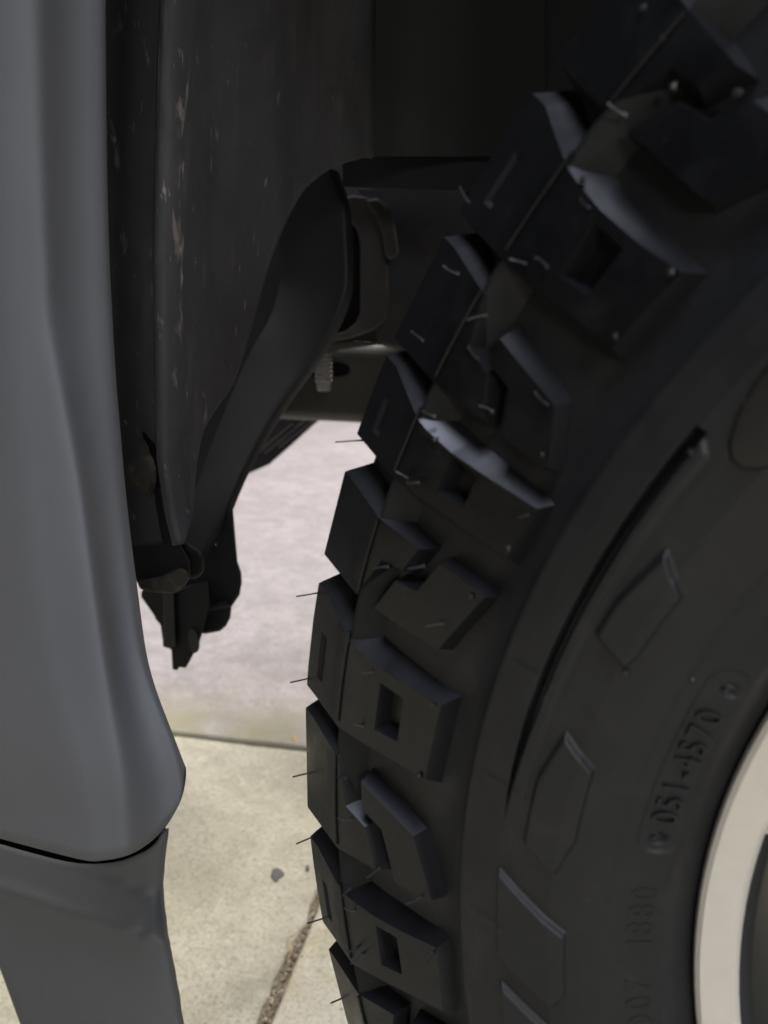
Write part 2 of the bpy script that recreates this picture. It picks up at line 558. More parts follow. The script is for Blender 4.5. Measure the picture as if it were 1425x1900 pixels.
# capsule shaped recess round the moulded code, with a rivet at each end
ca, cb = 8.1, 21.4
cr = .2566
tt = np.clip((Tq - ca) / (cb - ca), 0, 1)
dist = np.hypot(Rq - cr, np.radians(Tq - (ca + tt * (cb - ca))) * 0.2566)
D = D - .0008 * smooth01((.0066 - dist) / .0014)
for tc in (7.9, 21.1):
    dd = np.hypot(Rq - (.2566 if tc < 10 else .2552), np.radians(Tq - tc) * 0.2566)
    D = D - .0022 * smooth01((.0026 - dd) / .0012) + .0019 * smooth01((.0012 - dd) / .0009)
disp[sel] = D
tg = np.gradient(profile, axis=0)
nr_, ny_ = tg[:, 1], -tg[:, 0]
ln = np.hypot(nr_, ny_) + 1e-9
nr_, ny_ = nr_ / ln, ny_ / ln
Rn = RR + nr_[:, None] * disp
Yn = profile[:, 1][:, None] + ny_[:, None] * disp
PP = np.stack([-Rn * np.cos(np.radians(TT)), Yn, Z0 + Rn * np.sin(np.radians(TT))], -1)
tyre = grid_mesh('tyre', PP - np.array([0, 0, Z0]), M['rubber'], None, True, True)
tyre.parent = wheel                      # tyre data is centred on the wheel axis

def wlink(name, bm, mat, parent, smooth=False):
    """mesh in world coordinates under wheel (or its tyre / rim, which share the wheel's origin)"""
    bmesh.ops.translate(bm, verts=bm.verts[:], vec=-AX)
    bmesh.ops.recalc_face_normals(bm, faces=bm.faces[:])
    me = bpy.data.meshes.new(name)
    bm.to_mesh(me); bm.free()
    me.materials.append(mat)
    o = bpy.data.objects.new(name, me)
    col.objects.link(o)
    o.parent = parent
    if smooth:
        autosmooth(me, 30)
    return o

# ---- lugs: outlined flat in (s, arc), raised with drafted walls, bevelled, then bent over the shoulder
A0R = 0.40
def lug(poly, draft=0.0042, bev=0.0008, pockets=(), mirror=False, sink=0.12, cham=0.0, lean=0.0, name='tread_lug'):
    """poly: [(s, theta_deg)]; pockets: [(quad, depth fraction)]"""
    bm = bmesh.new()
    vs = [bm.verts.new((s_, math.radians(t) * A0R, 0)) for s_, t in poly]
    f = bm.faces.new(vs)
    bm.normal_update()
    if f.normal.z < 0:
        f.normal_flip()
    # draft: shrink the outline, raise it
    r = bmesh.ops.inset_region(bm, faces=[f], thickness=draft, depth=0.0, use_even_offset=True, use_boundary=True)
    top = f
    am = sum(v.co.y for v in top.verts) / len(top.verts)
    ax_ = max(v.co.y for v in top.verts) - am
    for v in top.verts:
        v.co.z = 1.0
        if v.co.y > am:
            v.co.y -= cham * min(1, (v.co.y - am) / ax_) * min(1, max(0, (v.co.x - .066) / .018))
            v.co.y -= lean * min(1, max(0, (v.co.y - am) / ax_ / .4)) * min(1, max(.25, (v.co.x - .008) / .03)) * min(1, max(0, (.084 - v.co.x) / .018))
    zs = 0.0145
    for v in bm.verts:
        v.co.z *= zs
    rim = list(top.edges)
    bmesh.ops.bevel(bm, geom=rim, offset=bev, segments=2, profile=0.6, affect='EDGES', clamp_overlap=True)
    bm.normal_update()
    # cut along the profile's break lines so that the bend follows it
    for c in list(SS[1:-1]) + [.02, .042, .075, .09, .106]:
        g = bm.verts[:] + bm.edges[:] + bm.faces[:]
        bmesh.ops.bisect_plane(bm, geom=g, plane_co=(c, 0, 0), plane_no=(1, 0, 0), dist=1e-6)
    for quad, frac in pockets:
        q = [(s_, math.radians(t) * A0R) for s_, t in quad]
        cx = sum(p[0] for p in q) / len(q); cyy = sum(p[1] for p in q) / len(q)
        for i in range(len(q)):
            a, b_ = q[i], q[(i + 1) % len(q)]
            no = Vector((b_[1] - a[1], -(b_[0] - a[0]), 0)).normalized()
            tops = [x for x in bm.faces if x.normal.z > 0.98]
            g = list({v for x in tops for v in x.verts}) + list({e for x in tops for e in x.edges}) + tops
            bmesh.ops.bisect_plane(bm, geom=g, plane_co=(a[0], a[1], 0), plane_no=no, dist=1e-6)
        bm.normal_update()
        def inside(p):
            sgn = None
            for i in range(len(q)):
                a, b_ = q[i], q[(i + 1) % len(q)]
                cr_ = (b_[0] - a[0]) * (p.y - a[1]) - (b_[1] - a[1]) * (p.x - a[0])
                if sgn is None: sgn = cr_ > 0
                elif (cr_ > 0) != sgn: return False
            return True
        fs = [x for x in bm.faces if x.normal.z > 0.98 and inside(x.calc_center_median())]
        if fs:
            bmesh.ops.inset_region(bm, faces=fs, thickness=0.0016, depth=0.0, use_even_offset=True)
            for v in {v for x in fs for v in x.verts}:
                v.co.z -= zs * frac
    bmesh.ops.triangulate(bm, faces=[x for x in bm.faces if len(x.verts) > 4])
    bm.normal_update()
    for f_ in bm.faces:
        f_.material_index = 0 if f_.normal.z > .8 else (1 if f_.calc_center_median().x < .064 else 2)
    for v in bm.verts:
        s_, a_, z_ = v.co
        z_ = z_ / zs
        r_, y_, nr, ny = prof(s_)
        h = interp(s_, HS)
        o_ = (z_ - 1) * h * (1 + sink)
        rr, yy = r_ + nr * o_, y_ + ny * o_
        if mirror: yy = WID - yy
        v.co = polar(rr, math.degrees(a_ / A0R), yy)
    o = wlink(name, bm, M['rubber_lug'], tyre, True)
    o.data.materials.append(M['rubber_wall'])
    o.data.materials.append(M['rubber_crown'])
    return o

def rs_(r): return s_of_r(r)
S_END = SS[2] + 0.034
def lug_A(t0, t1, rin, mirror=False, detail=True):
    L = t0 - t1
    T = lambda f: t0 - f * L
    poly = [(rs_(rin), T(.08)), (rs_(.350), T(.06)), (rs_(.366), T(.02)), (rs_(.379), T(-.03)), (SS[2] - .010, T(0) + 1.4), (SS[2] + .004, T(0) + 1.4), (S_END, T(0) + 1.0),
            (S_END, T(.95)), (SS[2] + .004, T(1.0) - .5), (SS[2] - .012, T(1.0) - .5), (rs_(.372), T(1.03) - .45), (rs_(rin + .002), T(1.02) - .4)]
    pk = []
    if detail:
        pk = [([(rs_(.3655), T(.33)), (rs_(.3535), T(.34)), (rs_(.3535), T(.80)), (rs_(.3655), T(.82))], .75),
              ([(SS[2] - .016, T(.34)), (SS[2] - .016, T(.80)), (SS[2] - .010, T(.80)), (SS[2] - .010, T(.34))], .12)]
    return lug(poly, pockets=pk, mirror=mirror, cham=.0048, lean=.0050)

def lug_B(t0, t1, flip, rin=.331, mirror=False):
    L = t0 - t1
    T = lambda f: t0 - f * L
    w_ = .0066
    if not flip:
        slot = [(.3772, .0), (.3722, .46), (.3612, .56), (.3545, 1.0)]
        inner = [(.3725, .10), (.3406, .37), (rin, .95), (.3345, 1.0)]
    else:
        slot = [(.3560, .0), (.3617, .46), (.3718, .50), (.3795, 1.0)]
        inner = [(rin + .0035, .0), (rin, .06), (.342, .96), (.3455, 1.0)]
    si = [(r - .0010, f) for r, f in slot]
    so = [(r + w_ - .0024, f) for r, f in slot]
    if not flip:
        p_in = inner + si[::-1][:-1]
        p_in = [(r, f) for r, f in p_in]
        p_out = [so[0], so[1], so[2], so[3]]
    else:
        p_in = inner + si[::-1]
        p_out = so
    TB = lambda f: T(f) - (.35 if f > .94 else 0)
    poly_in = [(rs_(r), TB(f)) for r, f in p_in]
    poly_out = [(rs_(r), TB(f)) for r, f in p_out] + [(SS[2] - .012, T(1.0) - .35), (SS[2] + .004, T(1.0) - .35), (S_END, T(.92)), (S_END, T(.0) + 1.0), (SS[2] + .004, T(.0) + 1.25), (SS[2] - .010, T(.0) + 1.25)]
    a = lug(poly_in, draft=.0028, mirror=mirror, lean=.0040 if t0 > 20 else 0.0)
    b = lug(poly_out, draft=.0036, mirror=mirror, cham=.0048)
    return a, b

As = [(40.2, 34.7, .3325), (26.6, 22.2, .3265), (12.4, 5.7, .3335), (-5.4, -11.4, .3285)]
Bs = [(46.3, 41.9, True), (33.2, 27.8, False), (19.7, 14.5, True), (3.9, -3.1, False), (-13.6, -18.9, True)]
nper = 20
per = (360 - 46.3 - 20.6 - 2.0) / nper
t = -20.9
for k in range(nper):
    As.append((t, t - per * .40, .3325 if k % 2 else .328))
    Bs.append((t - per * .51, t - per * .87, k % 2 == 1))
    t -= per
for k, (a, b, r) in enumerate(As):
    lug_A(a, b, r)
    lug_A(a + 5, b + 5, r, mirror=True, detail=False)
for k, (a, b, fl) in enumerate(Bs):
    lug_B(a, b, fl)
    poly = [(rs_(.333), a + 4), (SS[2], a + 5), (S_END, a + 5), (S_END, b + 5), (SS[2], b + 5), (rs_(.333), b + 5)]
    lug(poly, mirror=True)
# centre blocks of the tread
for k in range(24):
    t0 = k * 15.0
    s0, s1 = S_END + .011, SS[-1] - .004
    poly = [(s0, t0), (s0 + .012, t0 + 2), (s1, t0 + 1), (s1, t0 + 8), (s0 + .014, t0 + 11), (s0, t0 + 8)]
    lug(poly, name='centre_block')
    lug([(a_, t_ + 6.5) for a_, t_ in poly], mirror=True, name='centre_block')

# mould parting line: a thin raised seam where tread and sidewall moulds met
def seam(r, y, rad, t0, t1, name):
    bm = bmesh.new()
    rows = []
    n = int((t1 - t0) / 0.8)
    for i in range(n + 1):
        tt_ = t0 + (t1 - t0) * i / n
        row = []
        for k in range(5):
            a_ = 2 * math.pi * k / 5
            row.append(bm.verts.new(polar(r + rad * math.cos(a_), tt_, y + rad * math.sin(a_))))
        rows.append(row)
    for a_, b_ in zip(rows[:-1], rows[1:]):
        for k in range(5):
            bm.faces.new((a_[k], a_[(k + 1) % 5], b_[(k + 1) % 5], b_[k]))
    return wlink(name, bm, M['rubber_lug'], tyre, True)
for (a, b, r) in As:
    seam(.3849, .0185, .0006, b + .35, a - .25, 'mould_seam')
for (a, b, fl) in Bs:
    seam(.3849, .0185, .0006, b + .35, a - .25, 'mould_seam')

# low web that ties the lugs together along the seam
def tie_web():
    pr = []
    for s_, d_ in ((.052, .0098), (.0595, .0030), (.0624, .0010), (.0634, .0004), (.0644, .0010), (.0675, .0030), (.075, .0102)):
        r, y, nr, ny = prof(s_)
        pr.append((r - nr * d_, y - ny * d_))
    tv = np.arange(0, 360, .75)
    pr = np.array(pr)
    RR_, TT_ = np.meshgrid(pr[:, 0], tv, indexing='ij')
    X = np.stack([-RR_ * np.cos(np.radians(TT_)), np.repeat(pr[:, 1][:, None], len(tv), 1), RR_ * np.sin(np.radians(TT_))], -1)
    o = grid_mesh('shoulder_web', X, M['rubber_crown'], None, True, True)
    o.parent = tyre
tie_web()

# moulded lettering, wrapped on the sidewall
FNT = None
def lettering(txt, r, th0, size, name='raised_lettering', depth=.0006, dirn=1, space=1.0):
    cu = bpy.data.curves.new('text', 'FONT')
    cu.body = txt
    cu.size = size
    cu.extrude = depth
    cu.resolution_u = 3
    cu.space_character = space
    o = bpy.data.objects.new('text', cu)
    col.objects.link(o)
    dg = bpy.context.evaluated_depsgraph_get()
    me = bpy.data.meshes.new_from_object(o.evaluated_get(dg))
    bpy.data.objects.remove(o)
    bm = bmesh.new(); bm.from_mesh(me)
    bmesh.ops.subdivide_edges(bm, edges=[e for e in bm.edges if e.calc_length() > .003], cuts=2)
    for v in bm.verts:
        x, yv, z = v.co
        rr = r + yv
        tt_ = th0 + math.degrees(x / r)
        yy = float(np.interp(rr, [p[0] for p in side], [p[1] for p in side]))
        yb = yy + .0004
        v.co = polar(rr, tt_, yb - z - depth * .2)
    return wlink(name, bm, M['rubber'], tyre, False)
lettering('051-4570', .2530, 9.2, .0105, space=1.12)
lettering('I880', .2535, -1.6, .0110, space=1.25)
lettering('D07', .2535, -9.5, .0110, space=1.25)

# big rounded raised letter at the upper edge of the picture
bm = bmesh.new()
out = []
for r, t_ in [(.3030, 39.5), (.3015, 37.5), (.2992, 35.9), (.2960, 34.6), (.2930, 34.0), (.2895, 33.9), (.2860, 34.4), (.2825, 35.6), (.2800, 37.4),
              (.2785, 40), (.2785, 44), (.2800, 47.5), (.2830, 49.5), (.2880, 50.6), (.2940, 50.6), (.2990, 49.5), (.3020, 47.5), (.3030, 44)]:
    out.append((r, t_))
def sidey(r): return float(np.interp(r, [p[0] for p in side], [p[1] for p in side]))
rings = []
cr_, ct_ = .291, 42.2
for (f, up) in ((1.0, -.0006), (1.0, .0), (.965, .0016), (.93, .0018)):
    rings.append([bm.verts.new(polar(cr_ + (r - cr_) * f, ct_ + (t_ - ct_) * f, sidey(cr_ + (r - cr_) * f) - up)) for r, t_ in out])
for a_, b_ in zip(rings[:-1], rings[1:]):
    for k in range(len(out)):
        bm.faces.new((a_[k], a_[(k + 1) % len(out)], b_[(k + 1) % len(out)], b_[k]))
cen = bm.verts.new(polar(cr_, ct_, sidey(cr_) - .0018))
for k in range(len(out)):
    bm.faces.new((rings[-1][k], rings[-1][(k + 1) % len(out)], cen))
wlink('raised_letter', bm, M['rubber_brown'], tyre, True)

# rubber whiskers left by the mould vents
def surf_hit(u, v):
    d = FWD + (u - 712.5) / FPX * RGT - (v - 950) / FPX * UPV
    ts = np.linspace(.12, .6, 4000)
    X = CAM + ts[:, None] * d
    r = np.hypot(X[:, 0], X[:, 2] - Z0)
    prr = [p[0] for p in side if p[0] < .32] + list(PRO[:3, 0])
    pry = [p[1] for p in side if p[0] < .32] + list(PRO[:3, 1])
    g = X[:, 1] - np.interp(r, prr, pry)
    i = np.where((g[:-1] < 0) & (g[1:] >= 0) & (r[:-1] < .415))[0]
    return Vector(X[i[0]]) if len(i) else None

def whisker(p, d, L, rad=.00042, bend=.25):
    d = d.normalized()
    sidev = d.cross(Vector((random.uniform(-1, 1), random.uniform(-1, 1), random.uniform(-1, 1)))).normalized()
    bm = bmesh.new()
    rows = []
    a_ = d.orthogonal().normalized(); b_ = d.cross(a_)
    for k, f in enumerate((-.1, .06, .35, .7, .95, 1.0)):
        c = p + d * (L * f) + sidev * (L * bend * f * f)
        rr = rad * (1.9 if k == 0 else 1.25 if k == 1 else 1.0 if k < 5 else .5)
        rows.append([bm.verts.new(c + a_ * rr * math.cos(q) + b_ * rr * math.sin(q)) for q in (0, 1.57, 3.14, 4.71)])
    for x, y in zip(rows[:-1], rows[1:]):
        for k in range(4):
            bm.faces.new((x[k], x[(k + 1) % 4], y[(k + 1) % 4], y[k]))
    bm.faces.new(rows[-1])
    return wlink('rubber_whisker', bm, M['whisker'], tyre, True)

def radial(p):
    v = Vector((p.x, 0, p.z - Z0)); return v.normalized()
for u, v, L in [(1193, 15, .001), (1230, 70, .001), (1250, 160, .001), (1368, 172, .001), (1158, 213, .006), (1082, 333, .001), (1092, 385, .006),
                (975, 489, .006), (1015, 495, .006), (900, 585, .006), (885, 665, .006), (1015, 750, .007), (912, 763, .005), (1008, 843, .0008),
                (850, 508, .006), (870, 375, .006), (785, 632, .006), (805, 772, .005), (808, 816, .001), (755, 886, .005), (776, 895, .005),
                (718, 1051, .006), (785, 1050, .006), (820, 1157, .006), (874, 1106, .001), (980, 955, .006), (943, 1016, .001), (690, 1247, .004),
                (672, 1347, .004), (803, 1307, .001), (779, 1437, .001), (640, 1443, .006), (652, 1521, .006), (703, 1612, .006), (780, 1665, .006),
                (648, 1650, .005), (658, 1690, .005), (803, 1768, .005), (662, 1758, .005), (672, 1770, .006), (1142, 623, .001), (1245, 505, .001), (1160, 1247, .001),
                (1283, 840, .001), (1228, 1053, .001), (1385, 748, .001), (1015, 1295, .001), (1285, 1260, .001)]:
    p = surf_hit(u, v)
    if p is None: continue
    d = Vector((0, -1, 0)) * .8 + radial(p) * .55 + Vector((random.uniform(-.4, .4), random.uniform(-.2, .2), random.uniform(-.4, .4)))
    whisker(p, d, L, .00045 if L > .002 else .0009)
for u, v in [(660, 817), (583, 1099), (569, 1257), (573, 1432), (577, 1550), (597, 1701), (640, 1846)]:
    p = at(u + 12, v, .0375)
    d = -RGT * 1.0 + UPV * random.uniform(-.25, .1) if v < 1500 else -RGT - UPV * .35
    whisker(p, Vector(d), .0108, .0004, .06)

# ---- rim
def lathe(name, pr, mat, parent, n=160, t0=0, t1=360):
    full = abs(t1 - t0 - 360) < 1e-6
    tv = np.linspace(t0, t1, n + (0 if full else 1), endpoint=not full)
    pr = np.array(pr)
    RR_, TT_ = np.meshgrid(pr[:, 0], tv, indexing='ij')
    X = np.stack([-RR_ * np.cos(np.radians(TT_)), np.repeat(pr[:, 1][:, None], len(tv), 1), RR_ * np.sin(np.radians(TT_))], -1)
    o = grid_mesh(name, X, mat, None, True, full)
    autosmooth(o.data, 35)
    o.parent = parent
    return o
rim = lathe('rim', [(.2300, .075), (.2392, .062), (.2400, .045), (.2428, .0400), (.2430, .0372), (.2420, .0352), (.2402, .0345), (.2300, .0372), (.2290, .0384), (.2284, .0405)], M['rim'], wheel)
lathe('rim_barrel', [(.2286, .0400), (.2262, .0420), (.2250, .0460), (.2235, .075), (.2180, .095), (.2140, .16), (.2200, .235), (.2350, .245)], M['rim_dark'], rim)
for k in range(6):
    c = 21 + 60 * k
    bm = bmesh.new()
    outl = [(.2296, c - 12), (.2255, c - 11.0), (.220, c - 9), (.16, c - 8.5), (.075, c - 13), (.075, c + 13), (.16, c + 8.5), (.220, c + 9), (.2255, c + 11.0), (.2296, c + 12)]
    f = bm.faces.new([bm.verts.new(polar(r, t_, .0382 + (.2296 - r) * .10)) for r, t_ in outl])
    g = bmesh.ops.extrude_face_region(bm, geom=[f])
    for v in g['geom']:
        if isinstance(v, bmesh.types.BMVert):
            v.co.y += .035
    o = wlink('spoke', bm, M['rim'], rim)
    bevel(o, .003)
lathe('hub_cap', [(.0005, .028), (.04, .029), (.055, .034), (.08, .040), (.085, .09)], M['rim_dark'], rim, 64)
lathe('brake_disc', [(.02, .12), (.165, .12), (.167, .123), (.167, .145), (.02, .147)], M['rim_dark'], wheel, 96)

# ------------------------------------------------------------------ the truck round the wheel
truck = empty('truck', (-0.55, 0.05, 0))
tag(truck, 'grey truck front corner with bumper, arch liner and chassis parts beside the tyre', 'truck')
TL = Vector((-0.55, 0.05, 0))
def tl(o, parent=truck):
    """bring a mesh made in world coordinates under the truck (all its parts share the truck's origin)"""
    o.data.transform(Matrix.Translation(-TL))
    o.parent = parent
    o.matrix_parent_inverse = Matrix.Identity(4)
    return o

EDGE = [(-700, 205), (-200, 196), (0, 196), (300, 198), (500, 204), (700, 215), (900, 232), (1000, 243), (1100, 256), (1160, 264), (1220, 271), (1280, 288), (1350, 316), (1400, 336), (1425, 345), (1450, 344), (1490, 333), (1535, 310), (1600, 270)]
FOLD = [(-700, 60), (0, 75), (300, 78), (600, 92), (900, 145), (1150, 178), (1400, 208), (1600, 250)]
CRES = [(-700, 30), (0, 34), (300, 28), (600, 40), (900, 66), (1200, 98), (1400, 130), (1600, 190)]
BOT = [(-600, 1480), (-200, 1510), (0, 1556), (100, 1585), (170, 1598), (230, 1590), (280, 1562), (312, 1530)]
YB = lambda v: .0
cols = []
def cspec(v):
    E, F, K = interp(v, EDGE), interp(v, FOLD), interp(v, CRES)
    lo = np.clip((v - 900) / 600, 0, 1)
    d = .006 * lo
    return [(E - 26, .070), (E - 5, .050), (E, .041), (E - 6, .0345), (E * .80 + F * .20, .0285 + d * .3), (E * .55 + F * .45, .021 + d), (E * .30 + F * .70, .011 + d), (F + 10, .0005), (F - 5, -.004), (F * .5 + K * .5, -.0070),
            (K, -.0098), (K - 30, -.0124), (-60, -.0130), (-180, -.006), (-420, .03), (-700, .09)]
rowsT = np.concatenate([np.linspace(0, .6, 18), np.linspace(.62, 1, 48)])
HEM = [(330, 1428), (343, 1427), (345, 1425), (344.5, 1448), (336, 1484), (313, 1529), (282, 1561), (246, 1584), (228, 1590), (205, 1595), (176, 1598), (140, 1594), (-60, 1540), (-180, 1512), (-420, 1490), (-700, 1470)]
nc = len(cspec(0))
P3 = np.zeros((len(rowsT), nc, 3))
for i, tv in enumerate(rowsT):
    for j in range(nc):
        ub, vb = HEM[j]
        v = -1250 + tv * (vb + 1250)
        u, y = cspec(min(v, 1425))[j]
        k = float(smooth01(np.array((v - 1000) / (vb - 1000))))
        u0 = cspec(1425)[j][0]
        if j > 2:
            u = u + (ub - u0) * k * k
        P3[i, j] = at(u, v, y + .004 * k ** 6 * (j > 2))
# refine across by spline
Q = np.stack([catmull(P3[i], 5) for i in range(len(rowsT))])
for _ in range(9):                       # soften the folds of the pressed panel
    Q[:, 22:-2] += .5 * (.5 * (Q[:, 21:-3] + Q[:, 23:-1]) - Q[:, 22:-2])
for _ in range(12):
    Q[1:-1] += .5 * (.5 * (Q[:-2] + Q[2:]) - Q[1:-1]) * np.linspace(0, 1, len(Q) - 2)[:, None, None] * 0.5
bumper = tl(grid_mesh('bumper_cover', Q, M['paint'], None, True))
so = bumper.modifiers.new('thick', 'SOLIDIFY'); so.thickness = .003; so.offset = -1
# rolled lower edge of the bumper cover
bot = Q[-1]
wl = np.clip((np.arange(len(bot)) / 5.0 - 3) / 4, 0, 1)[:, None]
lip = np.stack([bot + np.array([0, 0, .0004]), bot + wl * np.array([-.0008, .003, -.0012]) + (1 - wl) * np.array([-.002, 0, 0]), bot + wl * np.array([-.003, .009, -.001]) + (1 - wl) * np.array([-.006, .001, .001]),
                bot + wl * np.array([-.004, .02, .004]) + (1 - wl) * np.array([-.012, .002, .004])])
o = tl(grid_mesh('bumper_lip', lip, M['paint'], None, True), bumper)

# valance under the bumper
VE = [(1470, 322), (1535, 319), (1600, 311), (1650, 308), (1700, 313), (1740, 318), (1800, 330), (1900, 346), (2050, 372)]
VL = [(1470, -420), (1600, -220), (1700, -110), (1790, 0), (1900, 40), (2050, 96)]
VTOP = [(-420, 1496), (-180, 1525), (0, 1567), (100, 1596), (170, 1609), (230, 1602), (285, 1572), (319, 1537)]
Pv = []
for tv in np.concatenate([np.linspace(0, .45, 24), np.linspace(.47, 1, 22)]):
    row = []
    for k, (f, y) in enumerate([(0, .105), (0, .058), (.012, .0485), (.05, .0425), (.11, .0385), (.2, .034), (.32, .029), (.45, .0245), (.58, .021), (.72, .018), (.88, .0155), (1.0, .015), (1.0, .03), (1.0, .07)]):
        v = 1560.0
        for _ in range(12):
            E, Lf = interp(v, VE), interp(v, VL)
            u = E + (Lf - E) * f
            vt = interp(u, VTOP)
            v = vt + tv * (2050 - vt)
        E, Lf = interp(v, VE) + .45 * math.sin(v * .13) + .4 * math.sin(v * .41), interp(v, VL)
        u = E + (Lf - E) * f - (7, 5, 1.5)[k] if k < 3 else E + (Lf - E) * f
        vc = interp(u, [(-200, 1590), (0, 1648), (120, 1690), (230, 1722), (290, 1744), (330, 1752)])
        up = np.clip((vc - v) / 90.0, 0, 1)           # tucked back above the crease
        dn = np.clip((v - vc) / 260.0, 0, 1)
        yy = y + .011 * up + .006 * dn * (k > 1) - .0012 * math.exp(-((v - vc) / 14.0) ** 2) * (2 < k < 11)
        row.append(at(u, v, yy))
    Pv.append(row)
Pv = np.array(Pv)
Qv = np.stack([catmull(Pv[i], 3) for i in range(len(Pv))])
val = tl(grid_mesh('lower_valance', Qv, M['valance'], None, True))
so = val.modifiers.new('thick', 'SOLIDIFY'); so.thickness = .003; so.offset = -1
tl(prism('gap_backing', [at(u, v, .062) for u, v in [(-300, 1470), (0, 1520), (170, 1560), (270, 1535), (306, 1510), (308, 1560), (280, 1600), (170, 1640), (0, 1610), (-300, 1560)]], .01, M['hole_shade'], None, 0), val)  # black backing added to paint the gap under the bumper dark

# fender above the wheel opening (out of the picture; it shades the wheel well)
rows = [[], [], [], []]
for x in np.linspace(-.86, .70, 34):
    z = Z0 + .475 + .055 * (1 - (x / .62) ** 2) - max(0, (abs(x) - .5)) * .8 * (x > 0)
    rows[0].append((x, .06, z + .012)); rows[1].append((x, .035, z)); rows[2].append((x, .027, z + .012)); rows[3].append((x, .040, z + .38))
fen = tl(grid_mesh('fender', np.array(rows), M['paint'], None, True))
so = fen.modifiers.new('thick', 'SOLIDIFY'); so.thickness = .003

# wheel arch liner: near wall beside the bumper, rounding into the inner wall
RID = [(-700, 330), (0, 312), (150, 306), (300, 302), (500, 298), (700, 300), (850, 303), (950, 318), (1010, 333)]
CUT = [(296, 660), (304, 632), (314, 606), (332, 580), (360, 552), (420, 520), (500, 490), (600, 462), (640, 450), (690, 434), (720, 420), (745, 402), (775, 382), (805, 367), (850, 358), (900, 353), (960, 348), (1010, 336)]
def liny(du):
    return interp(du, [(0, .092), (25, .101), (110, .150), (220, .215), (300, .268), (380, .315), (460, .345), (560, .360), (1400, .372)])
rowsA = list(np.linspace(-700, 292, 26))
rowsv = [292, 296, 304, 314, 322, 332, 345, 360, 390, 420, 460, 500, 550, 600, 640, 665, 690, 705, 720, 745, 775, 805, 850, 900, 960, 1010]
def liner_grid(name, rows_, limit, parent):
    PL = []
    for v in rows_:
        r0 = interp(v, RID)
        ur = limit(v)
        pre = [at(interp(v, EDGE) - 55, v, .112), at(interp(v, EDGE) + 30, v, .124), at(r0 - 12, v, .146), at(r0 - 3, v, .138), at(r0 - 1, v, .099)]
        PL.append(pre + [at(r0 + (ur - r0) * f, v, liny((ur - r0) * f)) for f in np.linspace(0, 1, 30)])
    PL = np.array(PL)
    o = tl(grid_mesh(name, PL, M['liner'], None, True), parent)
    so = o.modifiers.new('thick', 'SOLIDIFY'); so.thickness = .0035; so.offset = -1
    return o
CUT[0:0] = [(290, 690)]
_cc = catmull([(b_, a_) for a_, b_ in CUT], 4)
CUTS = sorted([(float(q[1]), float(q[0])) for q in _cc])
rows_all = list(np.linspace(-700, 282, 26)) + sorted(set([c_[0] for c_ in CUTS]))
liner = liner_grid('wheel_arch_liner', rows_all, lambda v: 690 if v < 290 else interp(v, CUTS), truck)
PU = []
for v in list(np.linspace(-700, 290, 14)):
    r0 = interp(v, RID)
    PU.append([at(u, v, liny(u - r0)) for u in np.linspace(688, 1010, 10)])
o = tl(grid_mesh('liner_crown', np.array(PU), M['liner_shaded'], None, True), liner)
# inner upper wall above the chassis opening
PI = []
for v in list(np.linspace(-700, 300, 8)) + [330, 343, 347]:
    row = []
    for u in np.linspace(640, 2600, 24):
        uu = u if v < 305 else u
        row.append(at(uu, v + (8 * math.sin((u - 640) / 150) if v > 300 else 0), .3725))
    PI.append(row)
o = tl(grid_mesh('inner_wall', np.array(PI), M['liner_shaded'], None, True), liner)
so = o.modifiers.new('thick', 'SOLIDIFY'); so.thickness = .0035; so.offset = -1
# roof of the well
X = []
for x in np.linspace(-.70, .70, 24):
    z = Z0 + .50 + .06 * (1 - (x / .62) ** 2)
    X.append([[x, y, z] for y in (.045, .1, .2, .3, .43)])
o = tl(grid_mesh('arch_roof', np.array(X), M['liner_shaded'], None, True), liner)
# inner bulkhead closing the well above the chassis
bm = bmesh.new()
bm.faces.new([bm.verts.new(p) for p in ((-.73, .60, .60), (.75, .60, .60), (.75, .44, 1.15), (-.73, .44, 1.15))])
o = tl(from_bm('inner_bulkhead', bm, M['liner_shaded']), liner)
so = o.modifiers.new('thick', 'SOLIDIFY'); so.thickness = .004

# lower pocket of the liner with a rounded cavity and caked mud
def px(poly, y): return [at(u, v, y) for u, v in poly]
pocket = tl(prism('liner_pocket', px([(200, 780), (240, 792), (268, 802), (286, 822), (294, 850), (298, 900), (312, 960), (336, 1012), (352, 1040), (354, 1072), (340, 1094), (322, 1104), (262, 1094), (235, 1050), (200, 950)], .135), .03, M['liner_shaded'], None, .003), truck)
tl(prism('pocket_shade', px([(196, 772), (236, 786), (266, 800), (286, 824), (296, 862), (300, 906), (290, 906), (284, 866), (272, 836), (252, 818), (226, 806), (196, 800)], .128), .006, M['hole_shade'], None, .002), pocket)  # black strip painted for the shade inside the rounded cavity
tl(prism('mud_lip', px([(255, 1078), (300, 1070), (335, 1052), (352, 1062), (350, 1078), (336, 1092), (322, 1102), (285, 1100), (258, 1094)], .126), .02, M['dirt'], None, .003), pocket)
# lump of dried mud
bm = bmesh.new()
bmesh.ops.create_icosphere(bm, subdivisions=4, radius=1)
c = at(238, 868, .128)
for v in bm.verts:
    n = v.co.copy()
    k = 1 + .18 * mnoise.noise(n * 1.7) + .08 * mnoise.noise(n * 5)
    v.co = c + Vector((n.x * .030 * k, n.y * .010 * k, n.z * .024 * k))
tl(from_bm('mud_lump', bm, M['dirt'], None, True), pocket)
# ridge of the pocket beside the curved arm
tl(prism('pocket_gusset', px([(300, 840), (330, 860), (338, 1000), (352, 1012), (374, 1024), (381, 1052), (372, 1072), (352, 1078), (336, 1020), (316, 960)], .150), .02, M['liner_shaded'], None, .004), pocket)

